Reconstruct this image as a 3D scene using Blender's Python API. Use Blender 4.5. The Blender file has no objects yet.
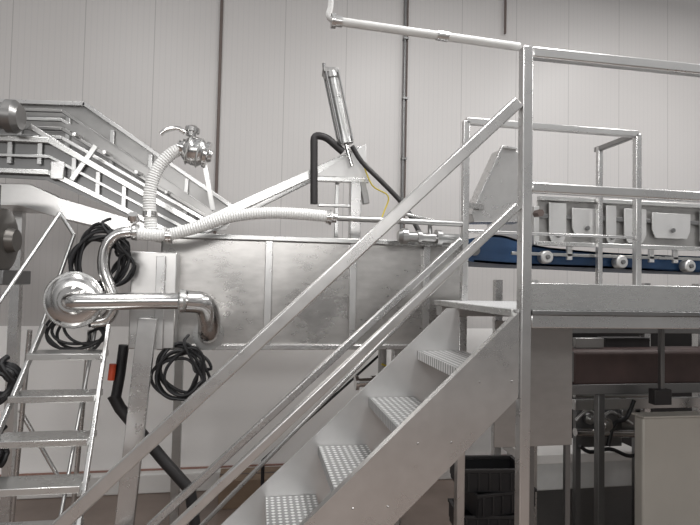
import bpy, bmesh, math, random
from mathutils import Vector as V, Matrix
random.seed(4)
R=math.radians
C=bpy.context.scene.collection
EYE=1.9; F=526.0
bpy.context.scene.view_settings.view_transform='Standard'
# ---------------- camera
cam=bpy.data.cameras.new('camera'); co=bpy.data.objects.new('camera',cam); C.objects.link(co)
M3=(Matrix.Rotation(R(-10),3,'Z')@Matrix.Rotation(R(92),3,'X')@Matrix.Rotation(R(1.2),3,'Z'))
co.matrix_world=Matrix.Translation((0,0,EYE))@M3.to_4x4()
cam.sensor_width=36; cam.lens=F/700*36; cam.clip_start=.05
bpy.context.scene.camera=co
def P(px,py,Y):
    d=M3@V(((px-350)/F,(262.5-py)/F,-1)); t=Y/d.y
    return V((0,0,EYE))+d*t
# ---------------- materials
def nm(name):
    m=bpy.data.materials.new(name); m.use_nodes=True; nt=m.node_tree
    return m,nt,nt.nodes['Principled BSDF']
def N(nt,t,**k):
    n=nt.nodes.new(t)
    for a,b in k.items(): setattr(n,a,b)
    return n
def steel(name,col=(.62,.62,.63),rough=.34,metal=.9,stretch=(3,3,12),var=.06,blotch=.15,bscale=2.2,bump=0,mixf=.6,det=1):
    m,nt,b=nm(name); L=nt.links.new
    tc=N(nt,'ShaderNodeTexCoord'); mp=N(nt,'ShaderNodeMapping'); mp.inputs['Scale'].default_value=stretch
    L(tc.outputs['Object'],mp.inputs['Vector'])
    n=N(nt,'ShaderNodeTexNoise'); n.inputs['Scale'].default_value=6; n.inputs['Detail'].default_value=4; L(mp.outputs[0],n.inputs['Vector'])
    n2=N(nt,'ShaderNodeTexNoise'); n2.inputs['Scale'].default_value=bscale; n2.inputs['Detail'].default_value=det; L(tc.outputs['Object'],n2.inputs['Vector'])
    mr=N(nt,'ShaderNodeMapRange'); mr.inputs['From Min'].default_value=.25; mr.inputs['From Max'].default_value=.75
    mr.inputs['To Min'].default_value=rough-var; mr.inputs['To Max'].default_value=rough+var
    mx=N(nt,'ShaderNodeMix',data_type='FLOAT'); mx.inputs[0].default_value=mixf
    L(n.outputs['Fac'],mx.inputs[2]); L(n2.outputs['Fac'],mx.inputs[3]); L(mx.outputs[0],mr.inputs['Value']); L(mr.outputs[0],b.inputs['Roughness'])
    cr=N(nt,'ShaderNodeValToRGB'); cr.color_ramp.elements[0].position=.3; cr.color_ramp.elements[1].position=.7
    cr.color_ramp.elements[0].color=(*[c*(1-blotch) for c in col],1); cr.color_ramp.elements[1].color=(*col,1)
    L(mx.outputs[0],cr.inputs[0]); L(cr.outputs[0],b.inputs['Base Color'])
    b.inputs['Metallic'].default_value=metal
    if bump:
        bp=N(nt,'ShaderNodeBump'); bp.inputs['Strength'].default_value=bump; bp.inputs['Distance'].default_value=.002
        L(n.outputs['Fac'],bp.inputs['Height']); L(bp.outputs[0],b.inputs['Normal'])
    return m
def plain(name,col,rough=.5,metal=0,var=.15,scale=12,spec=.5):
    m,nt,b=nm(name); L=nt.links.new
    tc=N(nt,'ShaderNodeTexCoord'); n=N(nt,'ShaderNodeTexNoise'); n.inputs['Scale'].default_value=scale; n.inputs['Detail'].default_value=4
    L(tc.outputs['Object'],n.inputs['Vector'])
    cr=N(nt,'ShaderNodeValToRGB'); cr.color_ramp.elements[0].position=.3; cr.color_ramp.elements[1].position=.7
    cr.color_ramp.elements[0].color=(*[c*(1-var) for c in col],1); cr.color_ramp.elements[1].color=(*col,1)
    L(n.outputs['Fac'],cr.inputs[0]); L(cr.outputs[0],b.inputs['Base Color'])
    b.inputs['Roughness'].default_value=rough; b.inputs['Metallic'].default_value=metal
    b.inputs['Specular IOR Level'].default_value=spec
    return m
def checker(name,metal=.6,lo_=.36,hi=.88):
    m,nt,b=nm(name); L=nt.links.new
    tc=N(nt,'ShaderNodeTexCoord'); mp=N(nt,'ShaderNodeMapping'); mp.inputs['Rotation'].default_value=(0,0,R(45)); mp.inputs['Scale'].default_value=(1,1,1)
    L(tc.outputs['Object'],mp.inputs['Vector'])
    sx=N(nt,'ShaderNodeSeparateXYZ'); L(mp.outputs[0],sx.inputs[0])
    def s(o):
        a=N(nt,'ShaderNodeMath',operation='MULTIPLY'); a.inputs[1].default_value=150; L(o,a.inputs[0])
        c=N(nt,'ShaderNodeMath',operation='SINE'); L(a.outputs[0],c.inputs[0]); return c.outputs[0]
    mu=N(nt,'ShaderNodeMath',operation='MULTIPLY'); L(s(sx.outputs[0]),mu.inputs[0]); L(s(sx.outputs[1]),mu.inputs[1])
    cr=N(nt,'ShaderNodeValToRGB'); cr.color_ramp.elements[0].position=.1; cr.color_ramp.elements[1].position=.5
    cr.color_ramp.elements[0].color=(lo_,lo_,lo_,1); cr.color_ramp.elements[1].color=(hi,hi,hi,1)
    L(mu.outputs[0],cr.inputs[0]); L(cr.outputs[0],b.inputs['Base Color'])
    bp=N(nt,'ShaderNodeBump'); bp.inputs['Strength'].default_value=.8; bp.inputs['Distance'].default_value=.004
    L(cr.outputs[0],bp.inputs['Height']); L(bp.outputs[0],b.inputs['Normal'])
    b.inputs['Metallic'].default_value=metal; b.inputs['Roughness'].default_value=.38
    return m
ST=steel('brushed_stainless',(.52,.52,.515),.3,.92); STL=steel('bright_stainless',(.68,.68,.67),.28,.88)
STR=steel('stringer_stainless',(.68,.67,.66),.29,.88,(3,3,3),.07,.2,1.8,0,.7,3)
STT=steel('tank_stainless',(.60,.585,.57),.29,.9,(2,2,5),.08,.42,1.9,0,.7,4)  # random darker mottling in the base colour
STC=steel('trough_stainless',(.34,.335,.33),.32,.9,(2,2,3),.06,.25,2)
STD=steel('dark_stainless',(.22,.22,.22),.4,.8)  # dark steel tone for panels, frames and small fittings
POL=steel('polished_stainless',(.70,.69,.68),.18,1,(2,2,2),.04,.1)
GAL=steel('satin_tube_steel',(.62,.615,.61),.28,.9,(3,3,3),.04,.12)
CHK=checker('checker_plate'); CHK2=checker('deck_checker_plate',.2,.5,.85)
BLK=plain('black_rubber',(.012,.012,.014),.45); DRK=plain('dark_cast',(.035,.033,.034),.5,.3)
WHT=plain('white_plastic',(.66,.66,.65),.4,0,.08); HOSE=plain('white_hose',(.82,.82,.81),.35,0,.05,10)
GRY=steel('guard_grey_steel',(.60,.595,.59),.38,.6,(3,3,3),.05,.12)
BLUE=plain('blue_belt',(.014,.055,.14),.5,0,.4,5); RED=plain('orange_red_plastic',(.6,.08,.03),.4)
YEL=plain('yellow_tube',(.75,.6,.08),.4); BRN=plain('brown_paint',(.13,.1,.09),.6,.1); MAR=plain('dark_brown_belt',(.07,.045,.042),.55,.1,.35,6)
CARD=plain('cardboard',(.28,.2,.14),.8); TAUPE=plain('grey_taupe_motor_paint',(.15,.14,.13),.35,.6)
BEI=plain('pale_beige_paint',(.46,.44,.40),.5,.1,.1,3); CONC=plain('curb_paint',(.78,.76,.74),.6,0,.06,6); CURBL=plain('curb_line_paint',(.35,.2,.16),.6)
PNL=steel('dull_panel_steel',(.46,.45,.44),.38,.8,(2,2,4),.06,.2,2)
# wall
X222=P(219,100,5).x; X403=P(404,100,5).x; PER=(X403-X222)/3
m,nt,b=nm('ribbed_wall_panel'); L=nt.links.new
tc=N(nt,'ShaderNodeTexCoord'); sx=N(nt,'ShaderNodeSeparateXYZ'); L(tc.outputs['Object'],sx.inputs[0])
def mth(op,a,bv=None):
    n=N(nt,'ShaderNodeMath',operation=op)
    if isinstance(a,(int,float)): n.inputs[0].default_value=a
    else: L(a,n.inputs[0])
    if bv is not None:
        if isinstance(bv,(int,float)): n.inputs[1].default_value=bv
        else: L(bv,n.inputs[1])
    return n.outputs[0]
xx=mth('SUBTRACT',sx.outputs[0],X222-20*PER)
up=mth('GREATER_THAN',sx.outputs[2],1.45)
fr=mth('FRACT',mth('DIVIDE',xx,PER)); joint=mth('MULTIPLY',mth('LESS_THAN',fr,.012),up)
fr2=mth('FRACT',mth('DIVIDE',xx,PER/12)); rib=mth('MULTIPLY',mth('LESS_THAN',fr2,.16),up)
no=N(nt,'ShaderNodeTexNoise'); no.inputs['Scale'].default_value=.8; L(tc.outputs['Object'],no.inputs['Vector'])
cr=N(nt,'ShaderNodeValToRGB'); cr.color_ramp.elements[0].color=(.52,.50,.49,1); cr.color_ramp.elements[1].color=(.60,.58,.57,1); L(no.outputs['Fac'],cr.inputs[0])
m0=N(nt,'ShaderNodeMix',data_type='RGBA'); L(up,m0.inputs[0]); m0.inputs[6].default_value=(.95,.935,.92,1); L(cr.outputs[0],m0.inputs[7])
m1=N(nt,'ShaderNodeMix',data_type='RGBA'); L(mth('MULTIPLY',rib,.16),m1.inputs[0]); L(m0.outputs[2],m1.inputs[6]); m1.inputs[7].default_value=(.4,.4,.41,1)
m2=N(nt,'ShaderNodeMix',data_type='RGBA'); L(mth('MULTIPLY',joint,.45),m2.inputs[0]); L(m1.outputs[2],m2.inputs[6]); m2.inputs[7].default_value=(.24,.23,.23,1)
L(m2.outputs[2],b.inputs['Base Color']); b.inputs['Roughness'].default_value=.42
bp=N(nt,'ShaderNodeBump'); bp.inputs['Strength'].default_value=.25; bp.inputs['Distance'].default_value=.004; bp.invert=True; L(mth('MAXIMUM',rib,joint),bp.inputs['Height']); L(bp.outputs[0],b.inputs['Normal'])
WALL=m
FLR=plain('brown_floor_coating',(.26,.2,.17),.4,0,.3,3)
# ---------------- mesh builder
def frame(t,up=None):
    t=t.normalized(); u=up or (V((0,0,1)) if abs(t.z)<.95 else V((0,1,0)))
    s=t.cross(u).normalized(); return s,s.cross(t).normalized()
def smooth(pts,n=8,closed=False):
    o=[];K=len(pts)
    rng=range(K) if closed else range(K-1)
    for i in rng:
        g=lambda j: pts[j%K] if closed else pts[max(0,min(K-1,j))]
        a,b_,c,d=g(i-1),g(i),g(i+1),g(i+2)
        for k in range(n):
            t=k/n; o.append(.5*((2*b_)+(c-a)*t+(2*a-5*b_+4*c-d)*t*t+(3*b_-a-3*c+d)*t**3))
    if not closed:o.append(pts[-1].copy())
    return o
def corners(pts,r=.03,n=4):
    o=[pts[0]]
    for i in range(1,len(pts)-1):
        p=pts[i]; a=(pts[i-1]-p); c=(pts[i+1]-p); ra=min(r,a.length*.45,c.length*.45)
        A_=p+a.normalized()*ra; B_=p+c.normalized()*ra
        for k in range(n+1):
            t=k/n; o.append(A_*(1-t)**2+p*2*t*(1-t)+B_*t*t)
    return o+[pts[-1]]
class MB:
    def __init__(s): s.bm=bmesh.new()
    def box(s,x0,x1,y0,y1,z0,z1):
        x0,x1=sorted((x0,x1));y0,y1=sorted((y0,y1));z0,z1=sorted((z0,z1))
        s.prism([V((x0,y0,z0)),V((x1,y0,z0)),V((x1,y0,z1)),V((x0,y0,z1))],V((0,y1-y0,0))); return s
    def prism(s,pts,vec):
        a=[s.bm.verts.new(p) for p in pts]; b=[s.bm.verts.new(p+vec) for p in pts]; n=len(a)
        s.bm.faces.new(a); s.bm.faces.new(b[::-1])
        for i in range(n): s.bm.faces.new((a[i],b[i],b[(i+1)%n],a[(i+1)%n]))
        return s
    def bar(s,p,q,w,h,up=None):
        a,u=frame(q-p,up)
        s.prism([p+a*w/2*i+u*h/2*j for i,j in((-1,-1),(1,-1),(1,1),(-1,1))],q-p); return s
    def rings(s,rings,closed=False,caps=True):
        rs=[[s.bm.verts.new(p) for p in r] for r in rings]; n=len(rs[0])
        K=len(rs)
        for i in range(K if closed else K-1):
            A,B=rs[i],rs[(i+1)%K]
            for j in range(n): s.bm.faces.new((A[j],A[(j+1)%n],B[(j+1)%n],B[j]))
        if caps and not closed: s.bm.faces.new(rs[0][::-1]); s.bm.faces.new(rs[-1])
        return s
    def tube(s,pts,r,seg=10,closed=False,radii=None):
        out=[];K=len(pts); su=None
        for i,p in enumerate(pts):
            a=pts[i-1] if (i or closed) else p; b=pts[(i+1)%K] if (i<K-1 or closed) else p
            t=(b-a).normalized()
            if su is None: su,_=frame(t)
            su=(su-t*su.dot(t)).normalized(); v=t.cross(su); rr=radii[i] if radii else r
            out.append([p+(su*math.cos(2*math.pi*k/seg)+v*math.sin(2*math.pi*k/seg))*rr for k in range(seg)])
        return s.rings(out,closed)
    def cyl(s,p,q,r,seg=24,r2=None): return s.lathe(p,q-p,[(0,r),(1,r2 if r2 is not None else r)],seg)
    def lathe(s,p,ax,prof,seg=24):
        a,u=frame(ax); return s.rings([[p+ax*t+(a*math.cos(2*math.pi*k/seg)+u*math.sin(2*math.pi*k/seg))*r for k in range(seg)] for t,r in prof])
    def ribbed(s,pts,r,pitch=.014,amp=.055,seg=14):
        d=[0]
        for i in range(1,len(pts)): d.append(d[-1]+(pts[i]-pts[i-1]).length)
        o=[];k=0;n=int(d[-1]/(pitch/2))
        for j in range(n+1):
            x=d[-1]*j/n
            while k<len(d)-2 and d[k+1]<x:k+=1
            o.append(pts[k].lerp(pts[k+1],(x-d[k])/max(1e-6,d[k+1]-d[k])))
        return s.tube(o,r,seg,radii=[r*(1+amp*(1 if j%2 else -1)) for j in range(n+1)])
    def build(s,name,mat,root=None,bevel=0):
        bm=s.bm; bmesh.ops.recalc_face_normals(bm,faces=bm.faces)
        for f in bm.faces:f.smooth=True
        for e in bm.edges:
            if len(e.link_faces)==2 and e.calc_face_angle(0)>R(38): e.smooth=False
        me=bpy.data.meshes.new(name); o=bpy.data.objects.new(name,me); C.objects.link(o)
        if root is None:
            xs=[v.co for v in bm.verts]; off=V((sum(v.x for v in xs)/len(xs),sum(v.y for v in xs)/len(xs),min(v.z for v in xs))); o.location=off
        else:
            r=root
            while r.parent: r=r.parent
            off=r.location.copy(); 
            o.parent=root
        bmesh.ops.translate(bm,verts=bm.verts,vec=-off); bm.to_mesh(me); bm.free(); me.materials.append(mat)
        if bevel:
            md=o.modifiers.new('bevel','BEVEL'); md.width=bevel; md.segments=2; md.limit_method='ANGLE'; md.angle_limit=R(50)
        return o
def tag(o,label,cat,group=None):
    o['label']=label;o['category']=cat
    if group:o['group']=group
    return o
def thing(name,label,cat,loc,group=None):
    o=bpy.data.objects.new(name,None); C.objects.link(o); o.location=loc; o.empty_display_size=.1
    return tag(o,label,cat,group)
def struct(o): o['kind']='structure'; return o
# ---------------- setting
struct(MB().box(-7,9,-5,5.2,-.1,0).build('floor',FLR))
w=MB().box(-7,9,5,5.15,0,5.2).build('wall_back',WALL); struct(w)
w.data.transform(Matrix.Translation(w.location)); w.location=(0,0,0)
struct(MB().box(-7,9,4.9,4.999,0,.17).build('baseboard_back',CONC,bevel=.012))
struct(MB().box(-7,9,4.985,4.999,.171,.185).build('trim_1',CURBL))
struct(MB().box(X222-.012,X222+.014,4.97,4.999,1.5,5.2).build('trim_2',BRN,bevel=.004))
# conduit on wall
t=thing('wall_conduit','thin grey conduit pair running up the white wall above the tank','conduit',(X403,4.95,1.9))
MB().cyl(V((X403-.012,4.965,1.6)),V((X403-.012,4.965,5.15)),.012,10).build('pipe',STD,t)
MB().cyl(V((X403+.016,4.97,1.6)),V((X403+.016,4.97,5.15)),.008,10).build('cable',BRN,t)
for z in (2.5,3.1,3.7,4.3): MB().box(X403-.025,X403+.025,4.945,4.998,z,z+.02).build('clamp',STD,t)
x5=P(504,20,5).x
MB().cyl(V((x5,4.97,P(504,35,5).z)),V((x5,4.97,5.15)),.012,10).build('hanger_rod',BRN); tag(bpy.data.objects['hanger_rod'],'short dark rod high on the wall above the platform post','rod')
# ---------------- work platform + rails
Yn=2.04; Yf=3.0; ZP=1.795; XP=P(524,283,Yn).x; ZT=P(524,52,Yn).z; XR=4.6
t=thing('work_platform','raised checker-plate work platform with toe board at the stair head','platform',(XP,Yn,0))
MB().box(XP-.03,XR,Yn,Yf+.05,ZP-.012,ZP).build('deck',CHK2,t)
MB().box(XP-.045,XP-.031,Yn+.02,Yf+.05,ZP-.03,ZP).build('nosing',STL,t,.002)
zt=P(535,283,Yn).z
MB().box(XP+.024,XR,Yn-.012,Yn-.004,ZP-.0,zt).build('toe_board',STL,t,.002)
MB().box(XP+.024,XR,Yn-.03,Yn-.004,ZP-.02,ZP-.001).build('deck_edge',STD,t,.002)
MB().box(XP+.024,XR,Yn-.02,Yn+.04,ZP-.075,ZP-.02).build('edge_beam',GAL,t,.004)
MB().box(XP-.03,XR,Yf-.04,Yf+.04,ZP-.09,ZP-.012).build('back_beam',GRY,t,.004)
for x in (1.9,2.7,3.5): MB().box(x,x+.05,Yn+.04,Yf-.04,ZP-.07,ZP-.012).build('cross_beam',STD,t)
MB().box(XP-.023,XP+.023,Yn-.023,Yn+.023,0,ZT+.02).build('post',GAL,t,.005)
for x,y in ((4.5,Yn+.03),(4.5,Yf),(P(459,400,Yf).x+.01,Yf)): MB().box(x-.025,x+.025,y-.025,y+.025,0,ZP-.09).build('leg',GAL,t,.005)
t=thing('guard_rail','near tube guard rail with top and middle bars on the platform edge','railing',(XP,Yn,ZP))
zm=P(535,188,Yn).z
MB().bar(V((XP+.02,Yn,ZT-.003)),V((XR,Yn,ZT-.003)),.045,.045).build('top_rail',GAL,t,.006)
MB().bar(V((XP+.02,Yn,zm)),V((XR,Yn,zm)),.045,.042).build('mid_rail',GAL,t,.006)
MB().box(4.5-.023,4.5+.023,Yn-.023,Yn+.023,ZP,ZT).build('post',GAL,t,.005)
b_=MB(); q=V((XP+.05,Yn-.022,P(536,214,Yn).z)); b_.cyl(q+V((0,.02,0)),q+V((0,-.02,0)),.016,6); b_.build('bolt',BRN,t)
# far guard
xa=P(465,200,Yf).x; xb=P(637,200,Yf).x
t=thing('guard_rail','far tube guard rail cage between the platform and the blue belt conveyor','railing',(xa,Yf,ZP))
MB().box(xa-.02,xa+.02,Yf-.02,Yf+.02,ZP,ZT).build('post',GAL,t,.005)
MB().box(xb-.02,xb+.02,Yf-.02,Yf+.02,ZP,ZT).build('post',GAL,t,.005)
MB().bar(V((xa,Yf,ZT)),V((xb,Yf,ZT)),.04,.04).build('top_rail',GAL,t,.005)
zz=P(540,234,Yf).z
MB().bar(V((xa,Yf,zz)),V((xb,Yf,zz)),.025,.018).build('mid_rail',GAL,t,.004)
MB().bar(V((xb,Yf,ZT)),V((xb,3.42,ZT)),.035,.035).build('return_rail',STC,t,.005)
MB().box(xb-.018,xb+.018,3.38-.018,3.38+.018,ZP,ZT+.015).build('post',GAL,t,.005)
zz=P(645,193,Yf).z
MB().bar(V((xb+.02,Yf+.02,zz)),V((XR,Yf+.02,zz)),.03,.03).build('mid_rail',GAL,t,.005)
# overhead pipe
t=thing('overhead_pipe','pale pipe with upturned end crossing high in front of the wall','pipe',P(524,50,2.25))
a=P(519,47,2.12); c=P(342,22,2.12)
MB().tube([a,c.lerp(a,.5),c,c+V((-.03,0,.0))],.018,14).build('pipe',WHT,t)
e=c+V((-.045,0,0)); MB().lathe(c+V((.0,0,0)),e-c,[(0,.022),(.6,.022),(.6,.03),(1,.03)],18).build('flange',GAL,t)
e2=P(331,-15,2.12); MB().tube(smooth([e+V((.01,0,0)),e+V((-.012,0,.02)),V((e2.x,e2.y,e.z+.06)),e2],6),.012,12).build('riser',WHT,t)
MB().lathe(c.lerp(a,.52),(a-c).normalized()*.05,[(0,.021),(1,.021)],16).build('coupling',GAL,t)
# ---------------- staircase
A=P(514,316,Yn); B=P(305,522,Yn); sl=(A.z-B.z)/(A.x-B.x)
lo=P(520,394,Yn)
def zu(x): return A.z+(x-A.x)*sl
def zl(x): return lo.z+(x-lo.x)*sl
xs=XP-.026
ts=thing('staircase','steel staircase with checker-plate treads and broad smooth side plates rising to the platform','stairs',(0,Yn,0))
YS=2.68
for y,nmn in ((Yn-.01,'near'),(YS,'far')):
    x0=A.x-A.z/sl; x1=lo.x-lo.z/sl
    up_=0 if nmn=='near' else .04
    mb=MB(); mb.prism([V((x0,y,up_)),V((x1,y,0)),V((xs,y,zl(xs))),V((xs,y,min(zu(xs)+up_,ZP-.03) if nmn=='far' else zu(xs)))]+([V((xs-.07,y,ZP-.03))] if nmn=='far' else []),V((0,.008,0)))
    s_=.03 if nmn=='near' else -.03
    yf_=y+.008 if nmn=='near' else y
    if nmn=='near': mb.prism([V((x0,yf_,0)),V((x0+.008,yf_,0)),V((xs,yf_,zu(xs)-.008)),V((xs,yf_,zu(xs)))],V((0,s_,0)))
    mb.prism([V((x1-.008,yf_,0)),V((x1,yf_,0)),V((xs,yf_,zl(xs))),V((xs,yf_,zl(xs)+.008))],V((0,s_,0)))
    mb.build('stringer',STR if nmn=='near' else GRY,ts)
for k in range(1,8):
    z=ZP-.24*k-.015; x0=A.x+(z+.03-A.z)/sl
    y0=Yn-.001
    mb=MB().box(x0,x0+.25,y0,YS-.002,z-.006,z)
    mb.box(x0,x0+.008,y0,YS-.002,z-.045,z-.006); mb.box(x0+.242,x0+.25,y0,YS-.002,z-.03,z-.006)
    tr=mb.build('tread',CHK,ts,0)
    MB().prism([V((x0+.01,YS-.012,z-.006)),V((x0+.245,YS-.012,z-.006)),V((x0+.245,YS-.012,z-.05)),V((x0+.05,YS-.012,z-.05))],V((0,.008,0))).build('bracket',STC,tr)
    for dx in (.06,.2):
        q=V((x0+dx,Yn-.01,z-.04)); MB().lathe(q,V((0,-.003,0)),[(0,.005),(1,.003)],8).build('bolt',ST,ts)
def rail(nm_,p,q,w,xend,y,mat=GAL):
    s=(p.z-q.z)/(p.x-q.x); e=V((xend,y,p.z+(xend-p.x)*s)); MB().bar(p,e,w,w).build(nm_,mat,ts,.006)
rail('handrail',P(517,103,Yn),P(66,520,Yn),.05,P(58,500,Yn).x,Yn,STR)
rail('mid_rail',P(517,206,Yn),P(178,525,Yn),.036,P(58,500,Yn).x,Yn,STR)
xn=P(62,500,Yn).x; MB().box(xn-.023,xn+.023,Yn-.023,Yn+.023,0,P(62,527,Yn).z).build('newel_post',GAL,ts,.005)
Yr=2.86
rail('handrail',P(461,240,Yr),P(155,522,Yr),.04,P(100,500,Yr).x,Yr)
rail('mid_rail',P(461,262,Yr),P(205,522,Yr),.022,P(100,500,Yr).x,Yr)
xn=P(104,500,Yr).x; MB().box(xn-.02,xn+.02,Yr-.02,Yr+.02,0,P(104,568,Yr).z+.03).build('newel_post',GAL,ts,.005)
# ---------------- tank
Yt=3.3; Yb=4.15
zt0=P(268,241,Yt).z; zb0=P(268,346,Yt).z; xl=P(160,290,Yt).x; xr=P(463,290,Yt).x
tk=thing('flume_tank','long open stainless wash tank with vertical ribs and softly mottled brushed side','tank',(xl,Yt,0))
mb=MB().box(xl,xr,Yt,Yt+.006,zb0,zt0); mb.box(xl,xr,Yb,Yb+.006,zb0,zt0); mb.box(xl,xl+.006,Yt,Yb,zb0,zt0); mb.box(xr-.006,xr,Yt,Yb,zb0,zt0); mb.box(xl,xr,Yt,Yb,zb0-.006,zb0)
mb.build('tank_body',STT,tk)
mb=MB().box(xl-.05,xr+.01,Yt-.04,Yt+.01,zt0,zt0+.03); mb.box(xl-.05,xr+.01,Yb-.01,Yb+.04,zt0,zt0+.03); mb.box(xl-.05,xl+.01,Yt+.01,Yb-.01,zt0,zt0+.03); mb.build('rim',ST,tk,.003)
MB().box(xl,xr,Yt-.03,Yt-.001,zb0-.02,zb0+.01).build('bottom_flange',GAL,tk,.003)
for px in (268,352,425):
    x=P(px,290,Yt).x; MB().box(x-.022,x+.022,Yt-.032,Yt-.001,zb0+.01,zt0).build('rib',GAL,tk,.003)
xe=P(132,290,3.22).x
mb=MB().box(xe,xl+.11,3.17,Yt-.002,zb0+.0,P(150,252,3.2).z); mb.build('end_box',STR,tk,.006)
MB().box(xl-.0,xl+.05,3.15,3.169,zb0,P(150,256,3.2).z).build('box_seam',GAL,tk,.003)
for px,y in ((178,Yb-.06),(396,Yt+.05),(398,Yb-.06)):
    x=P(px,400,y).x; MB().box(x-.03,x+.03,y-.03,y+.03,0,zb0-.008).build('leg',ST,tk,.004)
MB().bar(P(148,318,3.12),V((P(126,540,3.12).x-.05,3.12,0)),.10,.04,V((0,1,0))).build('leg',GAL,tk,.004)
# drain fitting under tank
t=thing('drain_valve','small steel drain valve with clamps under the tank bottom','valve',P(380,385,3.6))
q=P(355,383,3.6); q2=P(408,380,3.6)
MB().lathe(q,q2-q,[(0,.05),(.06,.05),(.06,.03),(.3,.03),(.3,.045),(.4,.045),(.4,.03),(.75,.03),(.75,.048),(.82,.048),(.82,.03),(1,.03)],20).build('pipe',POL,t)
c=P(382,380,3.6); MB().cyl(c,V((c.x,c.y,zb0-.007)),.03,16).build('riser',ST,t)
MB().tube([c+V((.05,-.04,.03)),c+V((.06,-.06,.09)),c+V((-.02,-.06,.12))],.008,8).build('handle',YEL,t)
# ---------------- pump
tp=thing('pump','polished centrifugal pump with broad round disc housing at the tank end','pump',P(75,330,2.95))
c=P(74,300,2.98)
MB().lathe(c+V((0,.05,0)),V((0,-.11,0)),[(0,.09),(0,.13),(.12,.142),(.5,.142),(.62,.132),(.7,.10),(.72,.075),(1,.06)],40).build('volute',POL,tp)
MB().lathe(c+V((0,.06,0)),V((0,.4,0)),[(0,.06),(.1,.06),(.12,.095),(.9,.095),(1,.05)],28).build('motor',STL,tp)
MB().lathe(c+V((0,-.0,0)),V((0,-.014,0)),[(0,.144),(.5,.15),(1,.144)],40).build('clamp_ring',STL,tp)
pp=[c+V((.01,-.05,0)),c+V((.02,-.12,.0)),c+V((.06,-.175,.0)),c+V((.12,-.19,.0))]
e1=P(185,301,2.79); e2=P(203,304,2.83); e3=P(209,318,2.9); e4=P(209,330,2.98); e5=P(208,334,3.15)
so=thing('suction_pipe','thick polished pipe running from the pump across to the tank elbow','pipe',P(140,300,2.79))
MB().tube(smooth(pp+[e1,e2],8),.042,20).build('pipe',POL,so)
MB().tube(smooth([e1,e2,e3,e4,e5,P(208,335,Yt-.002)],8),.058,20).build('elbow',POL,so)
MB().lathe(e1+V((-.03,0,0)),V((.04,0,0)),[(0,.05),(.3,.06),(.7,.06),(1,.05)],24).build('clamp_ring',STL,so)
MB().lathe(P(208,335,3.26),V((0,.038,0)),[(0,.09),(1,.09)],28).build('flange',ST,so)
dp=thing('discharge_pipe','curved polished pipe rising from the pump to the white hose','pipe',P(110,310,3.0))
pts=[P(92,322,3.02),P(108,318,3.02),P(114,300,3.02),P(104,270,3.02),P(106,248,3.02),P(117,235,3.02),P(134,232,3.02)]
MB().tube(smooth(pts,8),.032,18).build('pipe',POL,dp)
MB().lathe(P(132,232,3.02),V((.035,0,0)),[(0,.042),(.5,.048),(1,.042)],22).build('clamp_ring',STL,dp)
q=P(134,222,3.02); MB().lathe(q,V((0,-.03,.04)),[(0,.02),(.4,.02),(.4,.032),(1,.026)],16).build('valve_knob',POL,dp)
# hoses
h=thing('ribbed_hose','long white ribbed hose sloping along the tank rim','hose',P(230,225,3.0))
MB().ribbed(smooth([P(138,234,3.0),P(165,235,3.0),P(195,228,3.0),P(230,217,3.0),P(265,213,3.0),P(300,214,3.0),P(332,217,3.0)],10),.033).build('hose',HOSE,h)
MB().lathe(P(166,236,3.0),V((.03,0,.0)),[(0,.04),(1,.04)],20).build('hose_clamp',POL,h)
MB().lathe(P(326,217,3.0),V((.06,0,-.003)),[(0,.037),(.3,.037),(.3,.045),(.5,.045),(.5,.03),(1,.028)],20).build('end_fitting',POL,h)
h=thing('ribbed_hose','short upright white ribbed hose bending over to the round polished valve head','hose',P(150,232,3.05))
MB().ribbed(smooth([P(152,240,3.08),P(150,215,3.08),P(150,192,3.08),P(157,170,3.08),P(171,154,3.08),P(186,147,3.08)],10),.035).build('hose',HOSE,h)
MB().lathe(P(150,217,3.08),V((0,0,.03)),[(0,.041),(1,.041)],20).build('hose_clamp',POL,h)
v=thing('valve_head','round polished valve head with clamps at the top of the upright hose','valve',P(195,160,3.08))
a=P(178,146,3.08); ax=V((.19,0,-.05))
MB().lathe(a,ax,[(0,.036),(.1,.036),(.1,.05),(.18,.05),(.2,.06),(.35,.078),(.5,.082),(.65,.078),(.78,.06),(.78,.075),(.88,.075),(.9,.04),(1,.03)],28).build('housing',POL,v)
for f_ in (.3,.6): MB().lathe(a+ax*f_,ax*.05,[(0,.083),(.5,.088),(1,.083)],28).build('clamp_ring',STL,v)
MB().lathe(a+V((.07,0,.06)),V((.01,0,.06)),[(0,.03),(.4,.03),(.4,.042),(.8,.042),(1,.02)],18).build('cap',POL,v)
MB().tube(smooth([a+V((.04,-.03,.07)),a+V((-.0,-.04,.09)),a+V((-.06,-.04,.075)),a+V((-.09,-.04,.05))],4),.013,10).build('handle',POL,v)
MB().bar(a+V((.14,.02,-.05)),a+V((.2,.04,-.35)),.025,.025).build('bracket',ST,v)
# steel pipe along rim
t=thing('air_pipe','thin steel pipe with couplings and valves above the tank','pipe',P(400,222,3.05))
MB().cyl(P(337,218,3.0),P(462,224,3.0),.017,14).build('pipe',ST,t)
q=P(398,236,3.1); q2=P(460,240,3.1)
MB().lathe(q,q2-q,[(0,.03),(.06,.05),(.14,.05),(.14,.03),(.3,.03),(.3,.042),(.36,.042),(.36,.03),(.6,.03),(.6,.055),(.68,.055),(.68,.035),(1,.035)],20).build('valve_body',ST,t)
MB().cyl(P(430,238,3.1),P(430,222,3.1),.014,12).build('valve_stem',ST,t)
MB().bar(P(400,213,3.07),P(434,221,3.07),.03,.014).build('handle',STL,t,.003)
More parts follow.
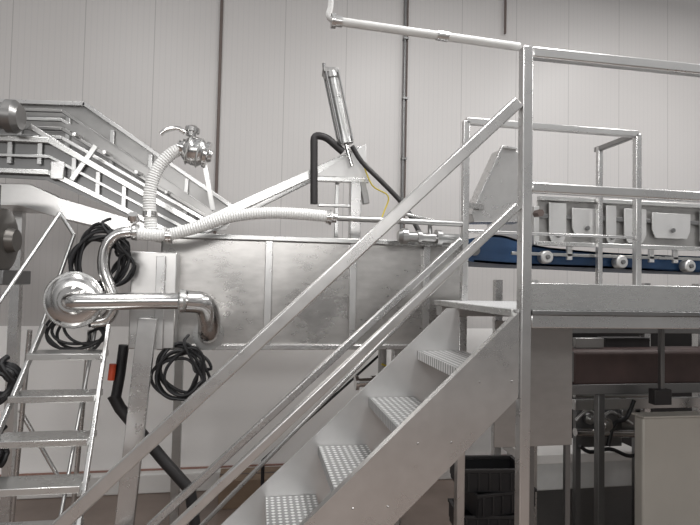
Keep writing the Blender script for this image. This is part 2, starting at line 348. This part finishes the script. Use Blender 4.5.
# black cable coils
def coil(px,py,rx,ry,Y,n,label,seed,r=.0085):
    rnd=random.Random(seed); c=P(px,py,Y); s=Y/ F*1.0
    mb=MB(); pts=[]
    K=18
    for l in range(n):
        ax=rx*(1-.42*rnd.random())*s; az=ry*(1-.28*rnd.random())*s; ox=rnd.uniform(-5,5)*s; oz=rnd.uniform(-5,3)*s
        p1,p2=rnd.uniform(0,6),rnd.uniform(0,6); tl=rnd.uniform(-.3,.3)
        for k in range(K):
            th=2*math.pi*k/K+.3; wb=1+.08*math.sin(2*th+p1)+.05*math.sin(3*th+p2)
            x_=ax*math.cos(th)*wb; z_=az*math.sin(th)*wb
            pts.append(c+V((ox+x_*math.cos(tl)-z_*math.sin(tl),-l*.011+.006*math.sin(3*th+l),oz+x_*math.sin(tl)+z_*math.cos(tl))))
    pts+= [c+V((.02,-n*.011,ry*s)),c+V((.03,0,ry*s*1.3))]
    mb.tube(smooth(pts,3),r,8); return tag(mb.build('cable_coil',BLK),label,'cable')
coil(103,260,25,30,3.13,9,'looped black cable hanging behind the curved discharge pipe',1)
coil(80,328,26,19,3.2,5,'looped black cable hanging below the round pump',2)
coil(182,372,27,27,3.2,8,'looped black cable hanging under the tank corner',3,.009)
coil(0,383,18,18,2.9,4,'looped black cable at the upper left of the ladder',5,.014)
coil(-2,447,9,14,2.9,3,'small black cable loop lowest beside the ladder',6,.012)
# black drain hose with red fitting
t=thing('drain_hose','black angular drain pipe slanting to the floor below the pump','pipe',(P(150,440,3.35).x,3.35,0))
MB().tube([P(124,345,3.3),P(120,375,3.3),P(115,402,3.3)],.03,14).build('pipe',BLK,t)
MB().tube([P(113,395,3.3),P(120,408,3.3),P(165,462,3.3),P(192,492,3.3)],.034,14).build('slanted_pipe',DRK,t)
MB().cyl(P(113,364,3.27),P(111,380,3.27),.02,12).build('fitting',RED,t)
e=P(190,490,3.3); MB().cyl(e,V((e.x+.1,e.y,.03)),.034,14).build('foot_pipe',DRK,t)
# ---------------- lift frame and air cylinder
Yc=3.42
t=thing('lift_frame','stainless sloping beam rising to a triangular gusset and upright post above the tank','frame',P(355,236,Yc))
MB().bar(P(186,231,Yc),P(362,151,Yc),.06,.055).build('sloping_beam',STL,t,.003)
MB().bar(P(200,235,Yc+.35),P(352,160,Yc+.35),.03,.03).build('sloping_beam',ST,t,.003)
q=P(356,148,Yc); MB().box(q.x-.035,q.x+.035,Yc-.04,Yc+.04,zt0-.15,q.z).build('upright_post',GAL,t,.004)
q=P(337,180,Yc+.05); MB().box(q.x-.012,q.x+.012,Yc+.03,Yc+.055,zt0-.15,q.z).build('thin_post',ST,t,.002)
MB().prism([P(314,176,Yc-.045),P(366,144,Yc-.045),P(367,178,Yc-.045)],V((0,.01,0))).build('gusset',GRY,t,.002)
MB().bar(P(312,179,Yc-.02),P(368,181,Yc-.02),.05,.03).build('cross_bar',STL,t,.003)
MB().bar(P(362,181,Yc-.02),P(366,204,Yc-.02),.04,.05).build('bracket_leg',STC,t,.003)
MB().bar(P(318,205,Yc+.02),P(350,206,Yc+.02),.03,.02).build('cross_bar',ST,t,.003)
t=thing('air_cylinder','tilted pneumatic cylinder above the lift frame','cylinder',P(345,150,Yc))
a=P(346,144,Yc-.09); b2=P(331,73,Yc-.09); ax=b2-a
MB().lathe(a,ax,[(0,.03),(0,.05),(.08,.05),(.08,.038),(.92,.038),(.92,.05),(1,.05)],24).build('barrel',ST,t)
s1,u1=frame(ax)
for i,j in((-1,-1),(1,-1),(1,1),(-1,1)): o=s1*i*.04+u1*j*.04; MB().cyl(a+o+ax*.02,b2+o,.007,8).build('tie_rod',STD,t)
MB().box(b2.x-.055,b2.x+.045,b2.y-.045,b2.y+.045,b2.z-.012,b2.z+.022).build('end_cap',STC,t,.004)
MB().cyl(b2+V((-.045,-.02,.0)),b2+V((-.05,-.02,.05)),.011,10).build('port',STD,t)
MB().cyl(a,P(352,166,Yc-.09),.014,12).build('piston_rod',POL,t)
hs=MB().tube(corners([P(343,152,3.33),P(326,137,3.33),P(314,135,3.33),P(314,204,3.33)],.04),.024,14).build('air_hose',DRK); tag(hs,'dark squared pipe hanging left of the pneumatic cylinder','pipe')
hs=MB().tube(smooth([P(352,146,3.3),P(362,162,3.3),P(380,180,3.27),P(402,203,3.25),P(414,222,3.2),P(420,234,3.16)],5),.016,12).build('air_hose',DRK); tag(hs,'black hose slanting down right of the pneumatic cylinder','hose')
hs=MB().tube(smooth([P(362,160,3.3),P(372,185,3.3),P(388,196,3.3),P(384,212,3.3),P(374,236,3.28)],6),.005,8).build('air_line',YEL); tag(hs,'thin yellow air line looping beside the lift frame','tube')
# ---------------- inclined conveyor (left)
t=thing('inclined_conveyor','inclined stainless trough conveyor descending from the upper left into the tank','conveyor',P(100,200,4.0))
Yq=4.1; Yp=3.45
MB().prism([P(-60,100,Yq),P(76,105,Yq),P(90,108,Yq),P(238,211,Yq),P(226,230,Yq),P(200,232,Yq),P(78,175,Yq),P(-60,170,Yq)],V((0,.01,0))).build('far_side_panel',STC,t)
for p,q in (((-60,100),(86,105)),((84,104),(238,211))): MB().bar(P(*p,Yq),P(*q,Yq),.06,.03).build('panel_rim',GAL,t,.003)
for px,py in ((20,128),(68,132),(112,148),(150,172),(186,196)): q=P(px,py,Yq-.02); MB().bar(q+V((0,0,.13)),q-V((0,0,.14)),.03,.03).build('panel_rib',ST,t,.003)
a1,a2,a3=P(-60,152,Yp+.06),P(58,156,Yp+.06),P(206,236,Yp+.06)
bd=V((0,.58,0))
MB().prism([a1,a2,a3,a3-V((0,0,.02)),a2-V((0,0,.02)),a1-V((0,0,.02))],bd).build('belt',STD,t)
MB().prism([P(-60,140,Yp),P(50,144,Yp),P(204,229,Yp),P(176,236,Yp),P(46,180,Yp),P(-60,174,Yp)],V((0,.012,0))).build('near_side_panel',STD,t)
for off,h_ in ((0,.035),(32,.03)):
    MB().bar(P(-60,136+off,Yp-.02),P(50,141+off,Yp-.02),.05,h_).build('side_flange',STL,t,.003)
    MB().bar(P(50,141+off,Yp-.02),P(204-off*.9,228+off*.2,Yp-.02),.05,h_).build('side_flange',STL,t,.003)
MB().bar(P(-60,153,Yp-.02),P(50,157,Yp-.02),.03,.018).build('side_rail',ST,t,.002); MB().bar(P(50,157,Yp-.02),P(190,231,Yp-.02),.03,.018).build('side_rail',ST,t,.002)
for k,(yy,o_) in enumerate(((3.55,0),(3.68,-9),(3.82,-18),(3.95,-27))):
    MB().bar(P(-40,135+o_,yy),P(62,138+o_,yy),.025,.022).build('guide_rail',(ST,STC)[k%2],t,.003)
    MB().bar(P(62,138+o_,yy),P(212,224+o_*.45,yy),.025,.022).build('guide_rail',(GAL,STC)[k%2],t,.003)
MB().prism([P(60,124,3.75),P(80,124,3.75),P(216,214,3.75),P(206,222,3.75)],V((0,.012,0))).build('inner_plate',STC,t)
for px,py in ((10,152),(40,153),(74,170),(98,184),(124,198),(150,213)):
    q=P(px,py,Yp-.02); MB().bar(q+V((0,0,.075)),q-V((0,0,.07)),.018,.026,V((1,0,0))).build('brace',ST,t,.002)
    MB().cyl(q+V((0,.05,.03)),q+V((0,.62,.03)),.018,12).build('roller',ST,t)
for k,(px,py) in enumerate(((30,128),(74,134),(104,152),(136,172),(166,192))):
    q=P(px,py,3.6); MB().bar(q,V((q.x,4.08,q.z+.04)),.022,.022).build('cross_bar',GAL,t,.002)
MB().bar(P(30,126,Yp-.03),P(84,160,Yp-.03),.02,.03).build('diagonal_brace',GAL,t,.002)
MB().bar(P(72,180,Yp-.03),P(96,146,Yp-.03),.02,.03).build('diagonal_brace',STL,t,.002)
MB().box(P(52,150,3.42).x,P(66,150,3.42).x,3.4,3.44,P(60,180,3.42).z,P(60,162,3.42).z).build('gearbox',GAL,t,.006)
MB().prism([P(-40,182,Yp+.1),P(30,184,Yp+.1),P(60,198,Yp+.1),P(200,239,Yp+.1),P(150,239,Yp+.1),P(52,216,Yp+.1),P(20,206,Yp+.1),P(-40,204,Yp+.1)],V((0,.4,0))).build('drip_pan',STR,t,.003)
for px in (20,-60): 
    q=P(px,200,3.9); MB().box(q.x-.03,q.x+.03,3.87,3.93,0,q.z).build('leg',GAL,t)
t=thing('gear_motor','dark grey drum gear motor at the left edge below the conveyor','motor',P(-20,280,3.1))
a=P(-66,238,3.1); MB().lathe(a,V((.40,0,0)),[(0,.16),(.45,.17),(.45,.2),(.6,.2),(.6,.18),(.85,.17),(.9,.12),(.9,.07),(1,.06)],32).build('housing',TAUPE,t)
MB().lathe(a+V((.18,0,.0)),V((0,0,.3)),[(0,.1),(.6,.1),(.6,.12),(1,.12)],24).build('neck',DRK,t)
MB().box(a.x+.1,a.x+.36,a.y-.05,a.y+.3,a.z-.24,a.z-.16).build('foot',STD,t,.005)
MB().box(a.x+.1,a.x+.16,a.y+.22,a.y+.28,0,a.z-.2).build('stand',STD,t,.004)
t=thing('drive_motor','small steel drive motor at the upper left conveyor end','motor',P(0,125,3.3))
a=P(-48,111,3.3); MB().lathe(a,V((.36,0,-.01)),[(0,.09),(.6,.09),(.6,.075),(.8,.075),(.8,.095),(.92,.095),(1,.07)],28).build('housing',STC,t)
MB().cyl(a+V((.25,.02,0)),a+V((.25,.14,0)),.03,16).build('shaft',ST,t)
# ---------------- ladder
t=thing('step_ladder','steel mobile step ladder with flat rungs at the lower left','ladder',(P(50,480,2.6).x,2.6,0))
def lr(y): f=(y-330)/175; return f
Yl=lambda y:3.0-.45*lr(y)
def Lp(y): return P(42-75*lr(y),y,Yl(y))
def Rp(y): return P(108-26*lr(y),y,Yl(y))
def ext(p,q): s=(p.z)/(p.z-q.z); return p+(q-p)*s
MB().bar(Lp(325),ext(Lp(325),Lp(500)),.02,.03).build('stile',GAL,t,.004)
MB().bar(Rp(325),ext(Rp(325),Rp(500)),.02,.035).build('stile',GAL,t,.004)
for y in (352,393,436,482,530):
    l,r=Lp(y),Rp(y); r.z=l.z=(l.z+r.z)/2
    MB().box(l.x,r.x,l.y-.08,l.y+.08,l.z-.03,l.z+.002).build('step',STL,t,.003)
for p,q,yy,y2 in (((60,213),(-40,360),3.12,2.6),((74,235),(35,345),3.1,3.0),((112,240),(60,520),3.4,2.9)):
    MB().cyl(P(*p,yy),P(*q,y2),.01,12).build('hand_rail',ST,t)
MB().cyl(P(60,213,3.12),P(74,235,3.1),.01,12).build('hand_rail',ST,t)
MB().cyl(P(20,410,3.4),P(60,480,3.4),.012,12).build('brace',GAL,t)
for px in (70,10):
    q=P(px,480,3.55); MB().cyl(V((q.x,3.55,0)),P(px+20,330,3.3),.014,12).build('rear_leg',GAL,t)
# ---------------- hopper
t=thing('discharge_chute','tilted boxy bright steel chute standing between the posts beyond the stair head','chute',P(495,220,3.2))
MB().prism([P(472,214,3.2),P(502,148,3.2),P(516,150,3.2),P(528,160,3.2),P(524,222,3.2),P(474,222,3.2)],V((0,.16,0))).build('chute_body',STR,t,.005)
MB().bar(P(471,215,3.19),P(502,147,3.19),.03,.014).build('rim',GAL,t,.002)
MB().bar(P(501,147,3.19),P(517,149,3.19),.03,.014).build('rim',GAL,t,.002)
MB().bar(P(466,205,Yf+.023),P(482,207,3.2),.03,.03).build('support_arm',GAL,t)
# ---------------- blue belt conveyor
t=thing('belt_conveyor','dark blue belt conveyor with long steel side frame beyond the far guard rail','conveyor',(2.6,3.6,0))
Y0=3.5; Y1=4.2
tops=[P(474,238,Y0),P(500,235,Y0),P(540,246,Y0),P(600,252,Y0),P(660,255,Y0),P(720,257,Y0)]
bots=[P(474,262,Y0),P(500,264,Y0),P(540,266,Y0),P(600,268,Y0),P(660,271,Y0),P(720,273,Y0)]
for L_ in (tops,bots):
    L_.append(V((5,Y0,L_[-1].z)))
tt=smooth(tops,6); bb=smooth(bots,6)
mb=MB(); th=.016
mb.prism(tt+bb[::-1],V((0,.02,0)))
mb.prism(tt+[p-V((0,0,th)) for p in tt[::-1]],V((0,Y1-Y0,0)))
mb.prism(bb+[p+V((0,0,th)) for p in bb[::-1]],V((0,Y1-Y0,0)))
mb.build('belt',BLUE,t)
c=(tops[0]+bots[0])/2; r0=(tops[0].z-bots[0].z)/2
MB().cyl(c+V((0,.001,0)),c+V((0,Y1-Y0,0)),r0,28).build('end_roller',BLUE,t)
MB().lathe(c+V((0,0,0)),V((0,-.03,0)),[(0,.04),(.5,.04),(.5,.02),(1,.02)],16).build('shaft_end',STC,t)
zg=P(590,201,3.44).z; zh=P(590,244,3.44).z
xg0=P(541,200,3.4).x
MB().bar(V((xg0,3.43,zg)),V((5,3.43,zg)),.05,.03).build('guard_bar',STL,t,.003)
MB().box(xg0,5,3.45,3.46,zh-.0,zg-.01).build('side_frame',PNL,t,.003)
MB().box(xg0-.04,xg0,3.42,4.2,zh-.02,zg-.06).build('end_plate',GRY,t,.003)
MB().bar(V((xg0,3.438,(zg+zh)/2+.03)),V((5,3.438,(zg+zh)/2+.03)),.02,.03).build('frame_groove',STD,t,.003)
for pa,pb,zo in ((549,566,0),(572,600,.06),(606,616,0),(624,646,.03),(652,690,.07),(700,712,0)):
    x0=P(pa,220,3.42).x; x1=P(pb,220,3.42).x; cx_=min(.03,(x1-x0)/3)
    sg=MB().prism([V((x0,3.415,zg-.03-zo*.5)),V((x1,3.415,zg-.03-zo*.5)),V((x1,3.415,zh+.05+zo)),V((x1-cx_,3.415,zh-.01+zo)),V((x0+cx_,3.415,zh-.01+zo)),V((x0,3.415,zh+.05+zo))],V((0,.012,0))).build('bracket_plate',GRY,t,.003)
    q=V(((x0+x1)/2,3.414,zh+.05+zo)); MB().lathe(q,V((0,-.02,0)),[(0,.011),(.5,.011),(.5,.018),(1,.016)],12).build('knob',STD,sg)
MB().bar(V((xg0-.03,3.41,zh-.01)),V((5,3.41,zh-.01)),.02,.03).build('guard_bar',STL,t,.003)
MB().bar(V((xg0-.2,3.44,zh-.085)),V((5,3.44,zh-.085)),.02,.022).build('under_bar',ST,t,.003)
for px in (570,600,652,676): q=P(px,250,3.43); MB().box(q.x-.02,q.x+.02,3.43,3.45,zh-.12,zh).build('drop_bracket',GRY,t,.002)
for px,py in ((547,257),(622,262),(690,266)):
    q=P(px,py,3.42); MB().lathe(q+V((0,.06,0)),V((0,-.07,0)),[(0,.042),(.1,.046),(.9,.046),(1,.038)],24).build('roller',GRY,t)
    MB().lathe(q+V((0,-.01,0)),V((0,-.012,0)),[(0,.018),(1,.015)],12).build('roller_hub',STD,t)
for x in (2.0,3.4,4.8):
    for y in (Y0+.08,Y1-.05): MB().box(x-.03,x+.03,y-.03,y+.03,0,P(560,275,Y0).z-.04).build('leg',GAL,t)
# ---------------- under platform
a=P(532,322,2.75); b2=P(572,445,2.75)
t=thing('machine_enclosure','flat grey steel enclosure plate just behind the tall stair post','enclosure',(a.x,2.75,0))
MB().box(a.x-.22,b2.x,2.75,2.76,b2.z,ZP-.1).build('sheet',PNL,t,.003)
MB().box(a.x,a.x+.03,2.765,2.79,0,ZP-.1).build('upright',STD,t); MB().box(b2.x-.03,b2.x,2.765,2.79,0,ZP-.1).build('upright',STD,t)
def bx(name,p,q,y0,y1,mat,root,bev=.004):
    a=P(*p,y0);b=P(*q,y0); return MB().box(a.x,b.x,y0,y1,b.z,a.z).build(name,mat,root,bev)
t=thing('lower_belt','broad flat dark brown belt band under the platform','conveyor belt',(P(640,370,3.2).x,3.3,0))
bx('band',(572,350),(790,384),3.2,3.42,MAR,t,.03)
bx('end_plate',(566,352),(574,382),3.18,3.44,STD,t,.003); bx('lower_frame',(572,385),(790,391),3.19,3.44,STD,t,.003)
for px in (600,720): q=P(px,390,3.35); MB().box(q.x-.025,q.x+.025,3.33,3.38,0,q.z).build('stand',STD,t,.004)
t=thing('lower_machine','steel machine frame with pipes and an added dark shade sheet beneath the platform','machine',(P(620,430,3.4).x,3.5,0))
bx('top_beam',(572,326),(760,334),3.3,3.34,STD,t); bx('shade_sheet',(560,322),(800,456),4.5,4.52,DRK,t)  # the dark sheet at the back is added to paint in shade under the platform
bx('mid_beam',(575,400),(760,406),3.5,3.54,GAL,t); bx('side_plate',(575,408),(622,446),3.6,3.62,STD,t)
bx('hood',(576,338),(604,348),3.25,3.29,STC,t); bx('housing',(606,338),(650,349),3.35,3.45,DRK,t); bx('junction_box',(622,410),(644,432),3.56,3.66,STC,t)
MB().cyl(P(575,432,3.52),P(660,434,3.52),.03,16).build('pipe',POL,t)
q=P(604,424,3.5); MB().lathe(q,V((0,-.06,0)),[(0,.05),(.5,.05),(.5,.03),(1,.03)],20).build('valve',POL,t)
q=P(588,418,3.57); MB().lathe(q,V((0,-.06,0)),[(0,.04),(.5,.04),(.5,.02),(1,.02)],20).build('valve',ST,t)
MB().tube(smooth([P(576,420,3.54),P(588,410,3.54),P(600,418,3.54),P(612,412,3.54),P(632,424,3.54)],5),.012,10).build('pipe',GAL,t)
MB().tube(smooth([P(608,446,3.5),P(614,424,3.5),P(626,418,3.5),P(634,400,3.5)],5),.016,10).build('pipe',BLK,t)
MB().tube(smooth([P(580,446,3.5),P(590,452,3.5),P(610,449,3.5),P(630,456,3.5),P(650,450,3.5)],5),.014,10).build('pipe',BLK,t)
MB().cyl(P(574,395,3.5),P(650,395,3.5),.02,12).build('pipe',ST,t)
for px in (577,636): q=P(px,400,3.58); MB().box(q.x-.02,q.x+.02,3.56,3.6,0,q.z).build('leg',STD,t)
t=thing('low_bin','pale low bin block on a dark plinth behind the stair post under the platform','bin',(P(585,500,3.2).x,3.9,0))
bx('bin_body',(528,458),(640,486),3.75,4.1,WHT,t,.012); bx('lid_edge',(526,456),(642,460),3.73,4.12,CONC,t,.003)
q=P(528,486,3.75); q2=P(640,486,3.75); MB().box(q.x+.03,q2.x-.03,3.78,4.08,0,min(q.z,q2.z)-.001).build('plinth',STD,t)
t=thing('steel_cabinet','pale beige steel cabinet box at the lower right under the platform','cabinet',(P(670,500,2.9).x,2.9,0))
a=P(643,418,2.9); MB().box(a.x,a.x+.95,2.9,2.98,.06,a.z).build('body',BEI,t,.012)
MB().box(a.x-.01,a.x+.96,2.88,2.99,a.z,a.z+.012).build('lid',BEI,t,.003)
for x in (a.x+.04,a.x+.8): MB().box(x,x+.05,2.91,2.96,0,.06).build('foot',BLK,t)
t=thing('hanging_box','small dark box hanging from an arm under the platform','box',P(670,400,2.9))
bx('box_body',(655,390),(672,405),3.0,3.06,DRK,t); bx('box_arm',(661,326),(665,390),3.02,3.05,STD,t)
# black crates
def crate(x,y,zc0,rz,label):
    h_=.145; t=thing('black_crate',label,'crate',(x,y,zc0),'black crates behind the stairs')
    mb=MB(); w_=.21;d_=.13
    for s in (-1,1):
        mb.box(x-w_,x+w_,y+s*d_-.006,y+s*d_+.006,zc0+.03,zc0+h_-.025); mb.box(x+s*w_-.006,x+s*w_+.006,y-d_,y+d_,zc0+.03,zc0+h_-.025)
    mb.box(x-w_,x+w_,y-d_,y+d_,zc0,zc0+.03); mb.build('body',BLK,t)
    mb=MB()
    for s in (-1,1):
        mb.box(x-w_-.012,x+w_+.012,y+s*d_-.012,y+s*d_+.012,zc0+h_-.022,zc0+h_-.001); mb.box(x+s*w_-.012,x+s*w_+.012,y-d_,y+d_,zc0+h_-.022,zc0+h_-.001)
    for q_ in range(6): xx_=x-w_+.03+q_*.07; mb.box(xx_,xx_+.012,y-d_-.014,y-d_-.004,zc0+.01,zc0+h_-.02)
    mb.build('rim',DRK,t,.003); t.rotation_euler.z=R(rz)
bx_=P(489,520,3.3).x
for i,lb in enumerate(('lowest black crate of the stack behind the stairs','second black crate from the floor behind the stairs','third black crate from the floor behind the stairs','fourth black crate from the floor behind the stairs','topmost black crate of the stack behind the stairs')):
    crate(bx_+(.0,.03,-.02,.04,-.015)[i],3.3,i*.145,(0,5,-6,8,-5)[i],lb)
# cardboard box on floor behind
a=P(218,500,4.5); b2=P(282,500,4.5)
t=thing('cardboard_box','low brown cardboard box on the floor against the wall','box',((a.x+b2.x)/2,4.6,0))
MB().box(a.x,b2.x,4.5,4.8,0,P(250,480,4.5).z).build('body',CARD,t,.004)
MB().box(a.x,b2.x,4.64,4.66,P(250,480,4.5).z,P(250,480,4.5).z+.002).build('tape',BRN,t)
t=thing('black_stand','thin black angled rod standing behind the stairs','rod',(P(263,495,4.2).x,4.2,0))
q=P(263,460,4.2); MB().cyl(V((q.x,4.2,0)),q,.014,10).build('upright',BLK,t); MB().cyl(q,P(385,350,4.2),.010,10).build('slanted_rod',BLK,t)
# ---------------- lights
def area(x,y,z,sx,sy,e,col=(1,.985,.965),tgt=None):
    l=bpy.data.lights.new('ceiling_and_fill_light','AREA'); l.shape='RECTANGLE'; l.size=sx; l.size_y=sy; l.energy=e; l.color=col
    o=bpy.data.objects.new('ceiling_and_fill_light',l); C.objects.link(o); o.location=(x,y,z)
    if tgt: o.rotation_euler=(V(tgt)-V((x,y,z))).to_track_quat('-Z','Y').to_euler()
area(-1.5,1.5,5.0,.5,3,55); area(1.6,1.5,5.0,.5,3,115); area(4.2,2,5.0,.5,3,115)
area(-1,-3.0,3.2,5,.5,110,tgt=(-1,4,.1))  # added fill light from the front for the lower wall, no ceiling lamp
w=bpy.data.worlds.new('world'); bpy.context.scene.world=w; w.use_nodes=True; nt=w.node_tree; bg=nt.nodes['Background']
tc=nt.nodes.new('ShaderNodeTexCoord'); sp=nt.nodes.new('ShaderNodeSeparateXYZ'); cr=nt.nodes.new('ShaderNodeValToRGB'); mr=nt.nodes.new('ShaderNodeMapRange'); mr.inputs['From Min'].default_value=-1
nt.links.new(tc.outputs['Generated'],sp.inputs[0]); nt.links.new(sp.outputs[2],mr.inputs['Value']); nt.links.new(mr.outputs[0],cr.inputs[0])
e=cr.color_ramp.elements; e[0].position=.3; e[0].color=(.14,.14,.14,1); e[1].position=.8; e[1].color=(.92,.92,.92,1)
m_=e.new(.52); m_.color=(.5,.495,.49,1)
# light and dark noise patches added to the world for streaky steel reflections
mp=nt.nodes.new('ShaderNodeMapping'); mp.inputs['Scale'].default_value=(3,3,1.2); nt.links.new(tc.outputs['Generated'],mp.inputs[0])
ns=nt.nodes.new('ShaderNodeTexNoise'); ns.inputs['Scale'].default_value=2.2; ns.inputs['Detail'].default_value=2; nt.links.new(mp.outputs[0],ns.inputs['Vector'])
r2=nt.nodes.new('ShaderNodeMapRange'); r2.inputs['From Min'].default_value=.38; r2.inputs['From Max'].default_value=.62; r2.inputs['To Min'].default_value=.3; r2.inputs['To Max'].default_value=1.7; nt.links.new(ns.outputs['Fac'],r2.inputs['Value'])
vm=nt.nodes.new('ShaderNodeVectorMath'); vm.operation='SCALE'; nt.links.new(cr.outputs[0],vm.inputs[0]); nt.links.new(r2.outputs[0],vm.inputs['Scale']); nt.links.new(vm.outputs[0],bg.inputs[0])
bg.inputs[1].default_value=.53
